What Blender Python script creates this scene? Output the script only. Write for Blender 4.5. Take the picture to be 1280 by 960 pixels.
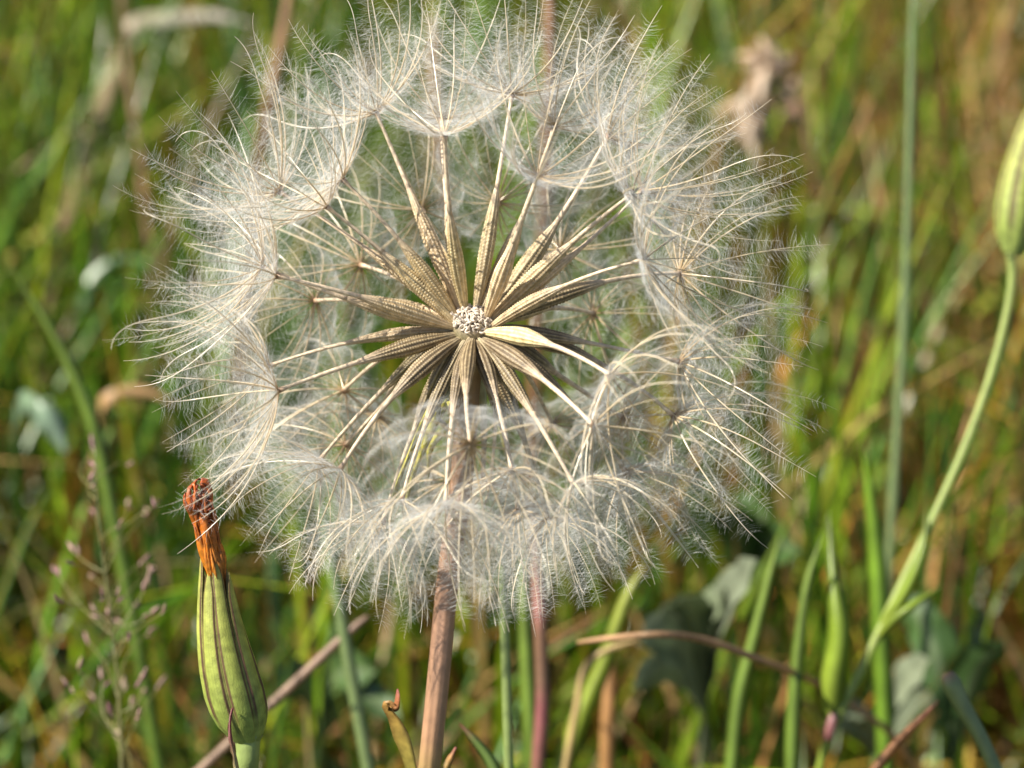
import bpy, math
import numpy as np

rng = np.random.default_rng(11)
for o in list(bpy.data.objects):
    bpy.data.objects.remove(o)
sc = bpy.context.scene
col = sc.collection

# ------------------------------------------------------------------ camera
PITCH = math.radians(24.0)
DIST = 0.45                      # camera to the middle of the seed head, metres
S = 0.000125                     # metres per photo pixel (1280 wide) at DIST
RIGHT = np.array([1.0, 0, 0])
UPV = np.array([0, math.sin(PITCH), math.cos(PITCH)])
TOW = np.array([0, -math.cos(PITCH), math.sin(PITCH)])
AIM = np.array([0.0, 0.0, 0.30])
cam_d = bpy.data.cameras.new('camera')
cam = bpy.data.objects.new('camera', cam_d)
col.objects.link(cam)
cam.location = AIM + TOW * DIST
cam.rotation_euler = (math.pi / 2 - PITCH, 0, 0)
cam_d.sensor_width = 36
cam_d.lens = 36 * DIST / (1280 * S)
cam_d.clip_start = 0.01
cam_d.clip_end = 500
cam_d.dof.use_dof = True
cam_d.dof.focus_distance = DIST - 0.003
cam_d.dof.aperture_fstop = cam_d.lens / 6.4
sc.camera = cam

# ------------------------------------------------------------------ sky, sun, exposure
sd = RIGHT * -0.64 + UPV * 0.58 + TOW * 0.44
sd /= np.linalg.norm(sd)
world = bpy.data.worlds.new('World')
sc.world = world
world.use_nodes = True
wn = world.node_tree
sky = wn.nodes.new('ShaderNodeTexSky')
sky.sky_type = 'NISHITA'
sky.sun_disc = False
sky.sun_elevation = math.asin(sd[2])
sky.sun_rotation = math.atan2(sd[0], sd[1])
bg = wn.nodes['Background']
bg.inputs['Strength'].default_value = 0.06
wn.links.new(sky.outputs[0], bg.inputs['Color'])
sun_d = bpy.data.lights.new('sun', 'SUN')
sun_d.energy = 5.0
sun_d.angle = math.radians(0.53)
sun_d.color = (1.0, 0.93, 0.80)
sun = bpy.data.objects.new('sun', sun_d)
col.objects.link(sun)
sun.location = (-3, -1, 4)
from mathutils import Vector
sun.rotation_euler = Vector(tuple(sd)).to_track_quat('Z', 'Y').to_euler()
sc.view_settings.view_transform = 'Standard'
sc.view_settings.look = 'None'
sc.view_settings.gamma = 1
sc.view_settings.exposure = 0.95
sc.view_settings.use_curve_mapping = False
sc.cycles.max_bounces = 8
sc.cycles.diffuse_bounces = 4
sc.cycles.transmission_bounces = 4
sc.cycles.sample_clamp_indirect = 4


# ------------------------------------------------------------------ helpers
def P(x, y, b=0.0):
    """A point b metres behind the plane of the seed head's middle, from its photo coordinates."""
    k = S * (DIST + b) / DIST
    return AIM + RIGHT * (x - 640) * k + UPV * (480 - y) * k - TOW * b


def unit(v):
    v = np.asarray(v, float)
    return v / (np.linalg.norm(v, axis=-1, keepdims=True) + 1e-12)


class MB:
    """Collects quads and triangles with a colour at each vertex."""
    def __init__(self):
        self.v, self.c, self.q, self.t, self.n = [], [], [], [], 0

    def add(self, v, c, q=None, t=None):
        v = np.asarray(v, float).reshape(-1, 3)
        c = np.asarray(c, float)
        if c.ndim == 1:
            c = np.tile(c, (len(v), 1))
        self.v.append(v)
        self.c.append(c.reshape(-1, 3))
        if q is not None and len(q):
            self.q.append(np.asarray(q).reshape(-1, 4) + self.n)
        if t is not None and len(t):
            self.t.append(np.asarray(t).reshape(-1, 3) + self.n)
        self.n += len(v)

    def build(self, name, mat, parent=None, origin=None, smooth=True):
        v = np.concatenate(self.v)
        c = np.concatenate(self.c)
        base = np.zeros(3)
        if parent is not None:
            base = ORIGIN[parent.name]
        elif origin is not None:
            base = np.asarray(origin, float)
        v = v - base
        me = bpy.data.meshes.new(name)
        q = np.concatenate(self.q) if self.q else np.zeros((0, 4), int)
        t = np.concatenate(self.t) if self.t else np.zeros((0, 3), int)
        loops = np.concatenate([q.ravel(), t.ravel()]).astype(np.int32)
        sizes = np.concatenate([np.full(len(q), 4), np.full(len(t), 3)])
        starts = np.concatenate([[0], np.cumsum(sizes)[:-1]]).astype(np.int32)
        me.vertices.add(len(v))
        me.vertices.foreach_set('co', v.astype(np.float32).ravel())
        me.loops.add(len(loops))
        me.loops.foreach_set('vertex_index', loops)
        me.polygons.add(len(sizes))
        me.polygons.foreach_set('loop_start', starts)
        me.polygons.foreach_set('use_smooth', np.full(len(sizes), smooth))
        at = me.color_attributes.new('Col', 'FLOAT_COLOR', 'POINT')
        rgba = np.ones((len(v), 4), np.float32)
        rgba[:, :3] = c
        at.data.foreach_set('color', rgba.ravel())
        me.update(calc_edges=True)
        me.validate()
        me.materials.append(mat)
        o = bpy.data.objects.new(name, me)
        col.objects.link(o)
        if parent is not None:
            o.parent = parent
            ORIGIN[o.name] = base
        else:
            o.location = base
            ORIGIN[o.name] = base
        return o


ORIGIN = {}


def thing(name, label, cat, loc, group=None):
    o = bpy.data.objects.new(name, None)
    col.objects.link(o)
    o.empty_display_size = 0.01
    o.location = loc
    ORIGIN[o.name] = np.asarray(loc, float)
    tag(o, label, cat, group)
    return o


def tag(o, label=None, cat=None, group=None, kind=None):
    if label: o['label'] = label
    if cat: o['category'] = cat
    if group: o['group'] = group
    if kind: o['kind'] = kind
    return o


def frames(path):
    path = np.asarray(path, float)
    t = unit(np.gradient(path, axis=0))
    ref = np.array([0.0, 0.0, 1.0])
    if abs(t[0] @ ref) > 0.9:
        ref = np.array([1.0, 0, 0])
    n = np.zeros_like(t)
    n[0] = unit(np.cross(t[0], ref))
    for i in range(1, len(t)):
        w = n[i - 1] - t[i] * (n[i - 1] @ t[i])
        n[i] = unit(w)
    return t, n, np.cross(t, n)


def smooth_path(pts, n):
    """Smooth curve through the points (chord-length Hermite), n samples, evenly many for each span."""
    p = np.asarray(pts, float)
    h = np.maximum(np.linalg.norm(np.diff(p, axis=0), axis=1), 1e-9)
    d = np.diff(p, axis=0) / h[:, None]
    m = np.zeros_like(p)
    m[1:-1] = (d[1:] * h[:-1, None] + d[:-1] * h[1:, None]) / (h[1:] + h[:-1])[:, None]
    m[0] = 1.5 * d[0] - 0.5 * m[1]
    m[-1] = 1.5 * d[-1] - 0.5 * m[-2]
    out = []
    for u in np.linspace(0, len(h) - 1e-6, n):
        i = int(u); f = u - i
        out.append((2 * f ** 3 - 3 * f ** 2 + 1) * p[i] + (f ** 3 - 2 * f ** 2 + f) * h[i] * m[i]
                   + (3 * f ** 2 - 2 * f ** 3) * p[i + 1] + (f ** 3 - f ** 2) * h[i] * m[i + 1])
    return np.array(out)


def tube(mb, path, rad, colr, sides=8, ribs=None, cap=True):
    """Tapered tube; colr one colour or one for each ring; ribs(theta, k) scales the radius."""
    path = np.asarray(path, float)
    n = len(path)
    rad = np.broadcast_to(np.asarray(rad, float), (n,))
    t, a, b = frames(path)
    th = np.linspace(0, 2 * math.pi, sides, endpoint=False)
    r = rad[:, None] * (np.ones((n, sides)) if ribs is None else ribs(th[None, :], np.linspace(0, 1, n)[:, None]))
    v = path[:, None] + r[..., None] * (np.cos(th)[None, :, None] * a[:, None] + np.sin(th)[None, :, None] * b[:, None])
    c = np.asarray(colr, float)
    if c.ndim == 1: c = np.tile(c, (n, 1))
    if c.ndim == 2: c = np.repeat(c[:, None], sides, 1)
    i = np.arange(n - 1)[:, None]; j = np.arange(sides)[None, :]; j2 = (j + 1) % sides
    q = np.stack([i * sides + j, i * sides + j2, (i + 1) * sides + j2, (i + 1) * sides + j], -1).reshape(-1, 4)
    tri = []
    V = v.reshape(-1, 3); C = c.reshape(-1, 3)
    if cap:
        V = np.vstack([V, path[0], path[-1]]); C = np.vstack([C, c[0].mean(0), c[-1].mean(0)])
        k0, k1 = n * sides, n * sides + 1
        jj = np.arange(sides); jn = (jj + 1) % sides
        tri = np.vstack([np.stack([np.full(sides, k0), jn, jj], -1),
                         np.stack([np.full(sides, k1), (n - 1) * sides + jj, (n - 1) * sides + jn], -1)])
    mb.add(V, C, q, tri)


def blade(mb, path, width, colr, side=None, fold=0.25, thick=0.12):
    """A grass leaf: a folded strip with a keel and a back, so it has thickness."""
    path = np.asarray(path, float); n = len(path)
    width = np.broadcast_to(np.asarray(width, float), (n,))
    t = unit(np.gradient(path, axis=0))
    if side is None: side = RIGHT
    s = unit(np.asarray(side) - t * (t @ np.asarray(side))[:, None])
    nrm = np.cross(t, s)
    w = width[:, None] / 2
    L = path - s * w + nrm * w * fold
    R = path + s * w + nrm * w * fold
    M = path
    K = path - nrm * (w * thick * 2)
    v = np.stack([L, M, R, K], 1)
    c = np.asarray(colr, float)
    if c.ndim == 1: c = np.tile(c, (n, 1))
    c = np.repeat(c[:, None], 4, 1)
    c[:, 1] *= 1.12
    i = np.arange(n - 1)[:, None]; j = np.arange(4)[None, :]; j2 = (j + 1) % 4
    q = np.stack([i * 4 + j, i * 4 + j2, (i + 1) * 4 + j2, (i + 1) * 4 + j], -1)
    mb.add(v, c, q)


def lerp(a, b, t):
    t = np.asarray(t)[..., None]
    return np.asarray(a) * (1 - t) + np.asarray(b) * t


def grad(stops, t):
    t = np.asarray(t)
    xs = [s[0] for s in stops]
    return np.stack([np.interp(t, xs, [s[1][k] for s in stops]) for k in range(3)], -1)


# ------------------------------------------------------------------ materials
def plant_material(name, translucent=0.35, gloss=0.06, rough=0.4, noise=0.25, scale=300.0, bump=0.0):
    m = bpy.data.materials.new(name)
    m.use_nodes = True
    nt = m.node_tree
    nt.nodes.clear()
    N = nt.nodes.new; K = nt.links.new
    at = N('ShaderNodeVertexColor'); at.layer_name = 'Col'
    tc = N('ShaderNodeTexCoord')
    nz = N('ShaderNodeTexNoise'); nz.inputs['Scale'].default_value = scale; nz.inputs['Detail'].default_value = 4
    K(tc.outputs['Object'], nz.inputs['Vector'])
    mr = N('ShaderNodeMapRange')
    mr.inputs['To Min'].default_value = 1 - noise; mr.inputs['To Max'].default_value = 1 + noise
    mr.inputs['From Min'].default_value = 0.3; mr.inputs['From Max'].default_value = 0.7
    K(nz.outputs['Fac'], mr.inputs['Value'])
    mul = N('ShaderNodeVectorMath'); mul.operation = 'SCALE'
    K(at.outputs['Color'], mul.inputs[0]); K(mr.outputs[0], mul.inputs['Scale'])
    dif = N('ShaderNodeBsdfDiffuse'); tr = N('ShaderNodeBsdfTranslucent'); gl = N('ShaderNodeBsdfGlossy')
    gl.inputs['Roughness'].default_value = rough
    gl.inputs['Color'].default_value = (0.9, 0.9, 0.9, 1)
    K(mul.outputs[0], dif.inputs['Color']); K(mul.outputs[0], tr.inputs['Color'])
    m1 = N('ShaderNodeMixShader'); m1.inputs[0].default_value = translucent
    K(dif.outputs[0], m1.inputs[1]); K(tr.outputs[0], m1.inputs[2])
    m2 = N('ShaderNodeMixShader'); m2.inputs[0].default_value = gloss
    K(m1.outputs[0], m2.inputs[1]); K(gl.outputs[0], m2.inputs[2])
    if bump:
        nb = N('ShaderNodeTexNoise'); nb.inputs['Scale'].default_value = scale * 6
        K(tc.outputs['Object'], nb.inputs['Vector'])
        bp = N('ShaderNodeBump'); bp.inputs['Strength'].default_value = bump; bp.inputs['Distance'].default_value = 0.0002
        K(nb.outputs['Fac'], bp.inputs['Height'])
        K(bp.outputs[0], dif.inputs['Normal']); K(bp.outputs[0], gl.inputs['Normal'])
    out = N('ShaderNodeOutputMaterial')
    K(m2.outputs[0], out.inputs['Surface'])
    return m


M_GRASS = plant_material('grass_leaf', 0.34, 0.045, 0.36, 0.25, 120)
M_DRY = plant_material('dry_straw', 0.25, 0.04, 0.5, 0.25, 200)
M_STEM = plant_material('plant_stem', 0.12, 0.06, 0.42, 0.12, 500, 0.25)
M_SEED = plant_material('achene', 0.05, 0.06, 0.42, 0.34, 1100, 0.5)
M_HAIR = plant_material('pappus_hair', 0.42, 0.04, 0.45, 0.08, 400)
M_RAY = plant_material('pappus_ray', 0.25, 0.12, 0.28, 0.15, 400)
M_BUD = plant_material('bud_bract', 0.18, 0.035, 0.5, 0.28, 700, 0.5)
M_PETAL = plant_material('withered_petal', 0.30, 0.05, 0.5, 0.35, 1200, 0.4)
M_RECEP = plant_material('receptacle', 0.10, 0.05, 0.5, 0.15, 3000, 0.3)

mg = bpy.data.materials.new('soil')
mg.use_nodes = True
nt = mg.node_tree
bs = nt.nodes['Principled BSDF']
nz = nt.nodes.new('ShaderNodeTexNoise'); nz.inputs['Scale'].default_value = 14; nz.inputs['Detail'].default_value = 9
nz.inputs['Roughness'].default_value = 0.7
tc = nt.nodes.new('ShaderNodeTexCoord')
nt.links.new(tc.outputs['Object'], nz.inputs['Vector'])
cr = nt.nodes.new('ShaderNodeValToRGB')
cr.color_ramp.elements[0].position = 0.35; cr.color_ramp.elements[0].color = (0.035, 0.03, 0.012, 1)
cr.color_ramp.elements[1].position = 0.68; cr.color_ramp.elements[1].color = (0.10, 0.085, 0.035, 1)
e = cr.color_ramp.elements.new(0.52); e.color = (0.05, 0.065, 0.018, 1)
nt.links.new(nz.outputs['Fac'], cr.inputs[0]); nt.links.new(cr.outputs[0], bs.inputs['Base Color'])
bs.inputs['Roughness'].default_value = 0.95
bp = nt.nodes.new('ShaderNodeBump'); bp.inputs['Distance'].default_value = 0.02; bp.inputs['Strength'].default_value = 0.8
nt.links.new(nz.outputs['Fac'], bp.inputs['Height']); nt.links.new(bp.outputs[0], bs.inputs['Normal'])

# ------------------------------------------------------------------ ground
def ground_z(x, y):
    return 0.006 * np.sin(x * 9 + 1) * np.cos(y * 7) + 0.004 * np.sin(x * 23) * np.sin(y * 19 + 2)

mb = MB()
ax = np.concatenate([-np.geomspace(200, 1.6, 14), np.linspace(-1.5, 1.5, 61), np.geomspace(1.6, 200, 14)])
gx, gy = np.meshgrid(ax, ax, indexing='ij')
gz = ground_z(gx, gy)
n = len(ax)
i, j = np.meshgrid(np.arange(n - 1), np.arange(n - 1), indexing='ij')
q = np.stack([i * n + j, (i + 1) * n + j, (i + 1) * n + j + 1, i * n + j + 1], -1)
mb.add(np.stack([gx, gy, gz], -1), (0.08, 0.07, 0.03), q)
tag(mb.build('ground', mg), kind='structure')

# ------------------------------------------------------------------ meadow grass (uncountable)
GREENS = np.array([(0.095, 0.20, 0.010), (0.17, 0.26, 0.010), (0.06, 0.145, 0.014), (0.23, 0.28, 0.014),
                   (0.07, 0.165, 0.030), (0.14, 0.235, 0.008)])
DRYS = np.array([(0.40, 0.25, 0.09), (0.34, 0.16, 0.045), (0.46, 0.33, 0.16), (0.24, 0.11, 0.04), (0.50, 0.22, 0.03),
                 (0.48, 0.32, 0.04)])


def blades_batch(mb, base, h, lean_dir, lean, width, c0, c1, segs=6, yaw=None):
    """Many grass leaves at once: each a folded tapered strip bending over."""
    N = len(base)
    u = np.linspace(0, 1, segs + 1)
    ld = np.stack([np.cos(lean_dir), np.sin(lean_dir), np.zeros(N)], -1)
    sid = np.stack([-np.sin(yaw), np.cos(yaw), np.zeros(N)], -1)
    # bend: the angle from vertical grows along the blade
    a0 = lean * 0.35
    ang = a0[:, None] + (lean[:, None] * 1.5 - a0[:, None]) * u[None] ** 1.6
    step = (h / segs)[:, None]
    dx = np.cumsum(np.sin(ang) * step, 1) - np.sin(ang[:, :1]) * step
    dz = np.cumsum(np.cos(ang) * step, 1) - np.cos(ang[:, :1]) * step
    p = base[:, None] + dx[..., None] * ld[:, None] + dz[..., None] * np.array([0, 0, 1.0])
    w = width[:, None] * np.clip(0.55 + 0.9 * u - 1.45 * u ** 3, 0.02, 1)[None] / 2
    nrm = ld[:, None] * np.cos(ang)[..., None] - np.array([0, 0, 1.0]) * np.sin(ang)[..., None]
    Lv = p - sid[:, None] * w[..., None] + nrm * w[..., None] * 0.3
    Rv = p + sid[:, None] * w[..., None] + nrm * w[..., None] * 0.3
    v = np.stack([Lv, p, Rv], 2)                       # N, segs+1, 3, 3
    cc = c0[:, None] * (1 - u[None, :, None]) + c1[:, None] * u[None, :, None]
    cc = np.repeat(cc[:, :, None], 3, 2)
    k = (segs + 1) * 3
    o = (np.arange(N) * k)[:, None, None]
    i = np.arange(segs)[None, :, None]; j = np.arange(2)[None, None, :]
    q = np.stack([o + i * 3 + j, o + i * 3 + j + 1, o + (i + 1) * 3 + j + 1, o + (i + 1) * 3 + j], -1)
    mb.add(v, cc, q)


def height_cap(x, y):
    """How tall leaves may grow: the sward is trodden low where the photographer kneels."""
    hc = np.interp(y, [-0.6, -0.05, 0.03, 0.12, 0.25, 0.5, 1.2], [0.05, 0.10, 0.14, 0.19, 0.27, 0.34, 0.40])
    return hc


def scatter(n, ymin, ymax, half0, slope):
    y = ymin + (ymax - ymin) * rng.random(n)
    x = (rng.random(n) * 2 - 1) * (half0 + slope * np.maximum(y, 0))
    return x, y


def dryness(x, y):
    """Natural patches: the sward is drier to the right and farther off."""
    return np.clip(0.36 + 1.1 * np.clip(x, -0.12, 0.4) + 0.22 * np.sin(x * 11 + 2) * np.sin(y * 8 + 1)
                   + 0.10 * np.clip(y - 0.3, 0, 1), 0.05, 0.75)


def tufts(n, ymin, ymax, half0, slope, per, hmul=1.0, wmul=1.0, flop=0.0, moredry=0.0):
    x, y = scatter(n, ymin, ymax, half0, slope)
    x = np.repeat(x, per) + rng.normal(0, 0.012, n * per)
    y = np.repeat(y, per) + rng.normal(0, 0.012, n * per)
    N = len(x)
    isdry = np.repeat(rng.random(n), per) * 0.7 + rng.random(N) * 0.3 < dryness(x, y) + moredry
    tint = np.repeat(rng.integers(0, len(GREENS), n), per)
    c = GREENS[tint] * rng.uniform(0.7, 1.3, (N, 1)) * np.repeat(rng.uniform(0.45, 1.45, n), per)[:, None]
    d = DRYS[rng.integers(0, len(DRYS), N)] * rng.uniform(0.6, 1.35, (N, 1))
    c0 = np.where(isdry[:, None], d * 0.9, c * 0.9)
    tipdry = rng.random(N) < 0.18
    c1 = np.where(isdry[:, None], d, np.where(tipdry[:, None], d, c * 1.1))
    h = height_cap(x, y) * rng.uniform(0.35, 1.0, N) * hmul * np.where(isdry, 0.85, 1)
    lean = np.abs(rng.normal(0.42, 0.36, N)) + np.where(isdry, 0.3, 0) + flop
    ld = rng.random(N) * 2 * math.pi
    yaw = ld + rng.normal(0, 0.4, N)
    wdt = rng.uniform(0.0012, 0.0042, N) * wmul
    base = np.stack([x, y, ground_z(x, y) - 0.002], -1)
    return isdry, (base, h, ld, lean, wdt, c0, c1, yaw)


mb_g, mb_d = MB(), MB()
for args in ((3500, 0.05, 1.9, 0.34, 0.35, 9), (260, -0.9, 0.05, 0.9, 0, 8), (350, 1.9, 5.0, 0.9, 0.25, 8, 1.2, 2.0),
             (500, 0.2, 1.9, 1.4, 0.2, 7),
             (600, 0.12, 1.7, 0.30, 0.35, 7, 1.1, 1.0, 0.45, 0.12)):
    isdry, (base, h, ld, lean, wdt, c0, c1, yaw) = tufts(*args)
    for msk, mbx in ((~isdry, mb_g), (isdry, mb_d)):
        blades_batch(mbx, base[msk], h[msk], ld[msk], lean[msk], wdt[msk], c0[msk], c1[msk], 6, yaw[msk])
o = mb_g.build('meadow_grass', M_GRASS)
tag(o, 'dense green grass of the meadow filling the ground behind the seed head', 'grass', kind='stuff')
o = mb_d.build('dry_grass', M_DRY)
tag(o, 'brown and straw coloured dead grass mixed through the green meadow', 'grass', kind='stuff')

# low leafy ground cover
mb = MB()
N = 9000
x, y = scatter(N, 0.05, 1.5, 0.36, 0.3)
z = ground_z(x, y) + rng.random(N) ** 1.5 * np.interp(y, [0.05, 0.2, 0.6], [0.05, 0.09, 0.12])
ctr = np.stack([x, y, z], -1)
nrm = unit(np.stack([rng.normal(0, 0.7, N), rng.normal(-0.2, 0.7, N), np.ones(N)], -1))
ta = unit(np.cross(nrm, rng.normal(0, 1, (N, 3)))); tb = np.cross(nrm, ta)
ln = rng.uniform(0.005, 0.014, N)[:, None]; wd = ln * rng.uniform(0.28, 0.6, N)[:, None]
v = np.stack([ctr - ta * ln, ctr - ta * ln * 0.2 - tb * wd + nrm * wd * 0.3, ctr, ctr - ta * ln * 0.2 + tb * wd + nrm * wd * 0.3,
              ctr + ta * ln * 0.5 - tb * wd * 0.7 + nrm * wd * 0.2, ctr + ta * ln * 0.5 + tb * wd * 0.7 + nrm * wd * 0.2,
              ctr + ta * ln - nrm * ln * 0.2], 1)
o_ = (np.arange(N) * 7)[:, None]
q = np.concatenate([o_ + np.array([[1, 0, 2, 2]]), ], 1)
t = np.concatenate([o_ + np.array([[0, 2, 1]]), o_ + np.array([[0, 3, 2]]), o_ + np.array([[1, 2, 4]]), o_ + np.array([[2, 3, 5]]),
                    o_ + np.array([[2, 6, 4]]), o_ + np.array([[2, 5, 6]])], 0)
pal = np.array([(0.05, 0.11, 0.03), (0.08, 0.15, 0.03), (0.10, 0.15, 0.08), (0.14, 0.18, 0.10), (0.20, 0.13, 0.05), (0.06, 0.10, 0.02)])
cc = pal[rng.integers(0, len(pal), N)] * rng.uniform(0.7, 1.35, (N, 1))
mb.add(v, np.repeat(cc[:, None], 7, 1), None, t)
o = mb.build('ground_cover', M_GRASS)
tag(o, 'small green leaves of low weeds among the grass roots', 'weeds', kind='stuff')

# ------------------------------------------------------------------ the seed head
HC = P(590, 405, 0)
AXIS = unit(UPV * 0.72 + TOW * 0.66 + RIGHT * 0.03)
# the stem: from under the receptacle down to the soil
sp = [HC - AXIS * 0.0035, P(586, 470, 0.006), P(577, 600, 0.012), P(560, 725, 0.014), P(548, 850, 0.015), P(537, 960, 0.017)]
foot = sp[-1] + np.array([-0.02, 0.012, -(sp[-1][2] + 0.004)])
sp += [sp[-1] * 0.6 + foot * 0.4 + np.array([-0.003, 0, 0]), foot]
base = np.array([foot[0], foot[1], 0.0])
HEAD = thing('salsify_seed_head', 'large round fluffy salsify seed head with feathery white parachutes on a pinkish stem', 'seed head', base)

mb = MB()
path = smooth_path(sp, 60)
u = np.linspace(0, 1, 60)
rad = np.interp(u, [0, 0.05, 0.16, 0.4, 1], [0.0028, 0.0026, 0.0019, 0.00178, 0.0018])
cs = grad([(0, (0.30, 0.22, 0.10)), (0.25, (0.38, 0.22, 0.13)), (0.5, (0.44, 0.25, 0.16)), (0.66, (0.42, 0.24, 0.14)), (0.74, (0.36, 0.26, 0.09)), (1, (0.22, 0.24, 0.06))], u)
th = np.linspace(0, 2 * math.pi, 40, endpoint=False)
c3 = np.repeat(cs[:, None], 40, 1)
stripe = 0.95 + 0.06 * np.sin(th * 9 + 0.6) + 0.05 * np.sin(th * 5 + 2)
c3 = c3 * stripe[None, :, None]
tube(mb, path, rad, c3, 40, ribs=lambda a, k: 1 + 0.022 * np.cos(a * 11) + 0.012 * np.cos(a * 7 + 1))
mb.build('stem', M_STEM, HEAD)

# receptacle: knobbly pale dome on a green cup
e1 = unit(np.cross(AXIS, UPV)); e2 = np.cross(AXIS, e1)
mb = MB()
R0 = 23.5 * S
ks = np.linspace(0, 1, 9)
rings = [(-0.0045, 0.0022), (-0.003, 0.0027), (-0.0014, 0.0031), (0.0, R0), (0.0006, R0 * 0.95), (0.0010, R0 * 0.78), (0.0013, R0 * 0.5), (0.0014, R0 * 0.2)]
tube(mb, [HC + AXIS * a for a, r in rings], [r for a, r in rings],
     grad([(0, (0.20, 0.22, 0.06)), (0.35, (0.42, 0.36, 0.2)), (0.5, (0.40, 0.33, 0.22)), (1, (0.44, 0.36, 0.25))], np.linspace(0, 1, 8)), 24)
for k in range(50):
    rr = R0 * 0.97 * math.sqrt((k + 0.5) / 50); a = k * 2.39996 + rng.normal(0, 0.15)
    hh = 0.0014 * (1 - (rr / R0) ** 3)
    c0 = HC + e1 * rr * math.cos(a) + e2 * rr * math.sin(a) + AXIS * (hh + 0.0004)
    nn = unit(AXIS + 0.7 * (e1 * math.cos(a) + e2 * math.sin(a)) * rr / R0 + rng.normal(0, 0.25, 3))
    f1 = unit(np.cross(nn, rng.normal(0, 1, 3))); f2 = np.cross(nn, f1)
    ph = np.linspace(0, 2 * math.pi, 8)[:7 if k % 3 else 8]
    rk = S * rng.uniform(2.2, 4.4)
    loop = np.array([c0 + (f1 * math.cos(p_) + f2 * math.sin(p_) * 0.75) * rk + nn * (rng.normal(0, 2.0) * S + 1.5 * S) for p_ in ph])
    tube(mb, loop, S * rng.uniform(1.3, 2.0), np.array((0.84, 0.73, 0.60)) * rng.uniform(0.75, 1.08), 5)
mb.build('receptacle', M_RECEP, HEAD)

# reflexed withered bracts below the head
def bract(pts, w, colr, twist=0.0, n=26):
    path = smooth_path(pts, n); mbb = MB()
    t, a, b = frames(path)
    u = np.linspace(0, 1, n)
    ang = twist * u + rng.random() * 1.0
    side = a * np.cos(ang)[:, None] + b * np.sin(ang)[:, None]
    nn = np.cross(t, side)
    ww = w(u)[:, None] / 2 if callable(w) else np.full((n, 1), w / 2)
    wav = np.sin(u * 19 + rng.random() * 6)[:, None] * 0.18
    L = path - side * ww + nn * ww * (0.45 + wav); R = path + side * ww + nn * ww * (0.45 - wav)
    K = path - nn * 0.00025
    v = np.stack([L, path, R, K], 1)
    c = np.repeat(colr(u)[:, None], 4, 1) * np.array([0.85, 1.1, 0.85, 1])[None, :, None]
    i = np.arange(n - 1)[:, None]; j = np.arange(4)[None, :]; j2 = (j + 1) % 4
    mbb.add(v, c, np.stack([i * 4 + j, i * 4 + j2, (i + 1) * 4 + j2, (i + 1) * 4 + j], -1))
    return mbb

yg = lambda u: grad([(0, (0.20, 0.22, 0.03)), (0.3, (0.55, 0.52, 0.02)), (0.6, (0.50, 0.46, 0.05)), (1, (0.50, 0.46, 0.26))], u)
pal_ = lambda u: grad([(0, (0.34, 0.36, 0.20)), (0.5, (0.55, 0.54, 0.36)), (1, (0.35, 0.2, 0.1))], u)
wb = lambda u: np.interp(u, [0, 0.12, 0.35, 0.6, 1], [18, 24, 17, 9, 5]) * S
wn_ = lambda u: np.interp(u, [0, 0.3, 0.7, 1], [16, 14, 9, 3]) * S
bract([P(578, 430, .002), P(550, 485, -.002), P(530, 522, -.005), P(512, 565, -.006), P(496, 605, -.005), P(481, 680, 0)], lambda u: wb(u) * 1.15, yg, 1.2).build('bract', M_BUD, HEAD)
bract([P(580, 430, .006), P(562, 480, .006), P(545, 520, .004), P(530, 560, .006), P(515, 600, .008), P(505, 650, .012)], wb, yg, -1.6).build('bract', M_BUD, HEAD)
bract([P(582, 430, .004), P(566, 480, .002), P(549, 505, .001), P(547, 522, .001), P(556, 533, .003), P(566, 541, .007)], wn_, pal_, 1.4).build('bract', M_BUD, HEAD)
bract([P(596, 432, .008), P(604, 490, .012), P(606, 540, .016), P(603, 600, .02)], wb, pal_, 1.0).build('bract', M_BUD, HEAD)
bract([P(590, 430, .008), P(562, 530, .014), P(538, 560, .018), P(536, 596, .022)], wn_, yg, 1.5).build('bract', M_BUD, HEAD)
bract([P(600, 430, .006), P(618, 480, .016), P(628, 540, .024), P(640, 600, .03)], wb, yg, -1.0).build('bract', M_BUD, HEAD)

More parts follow.
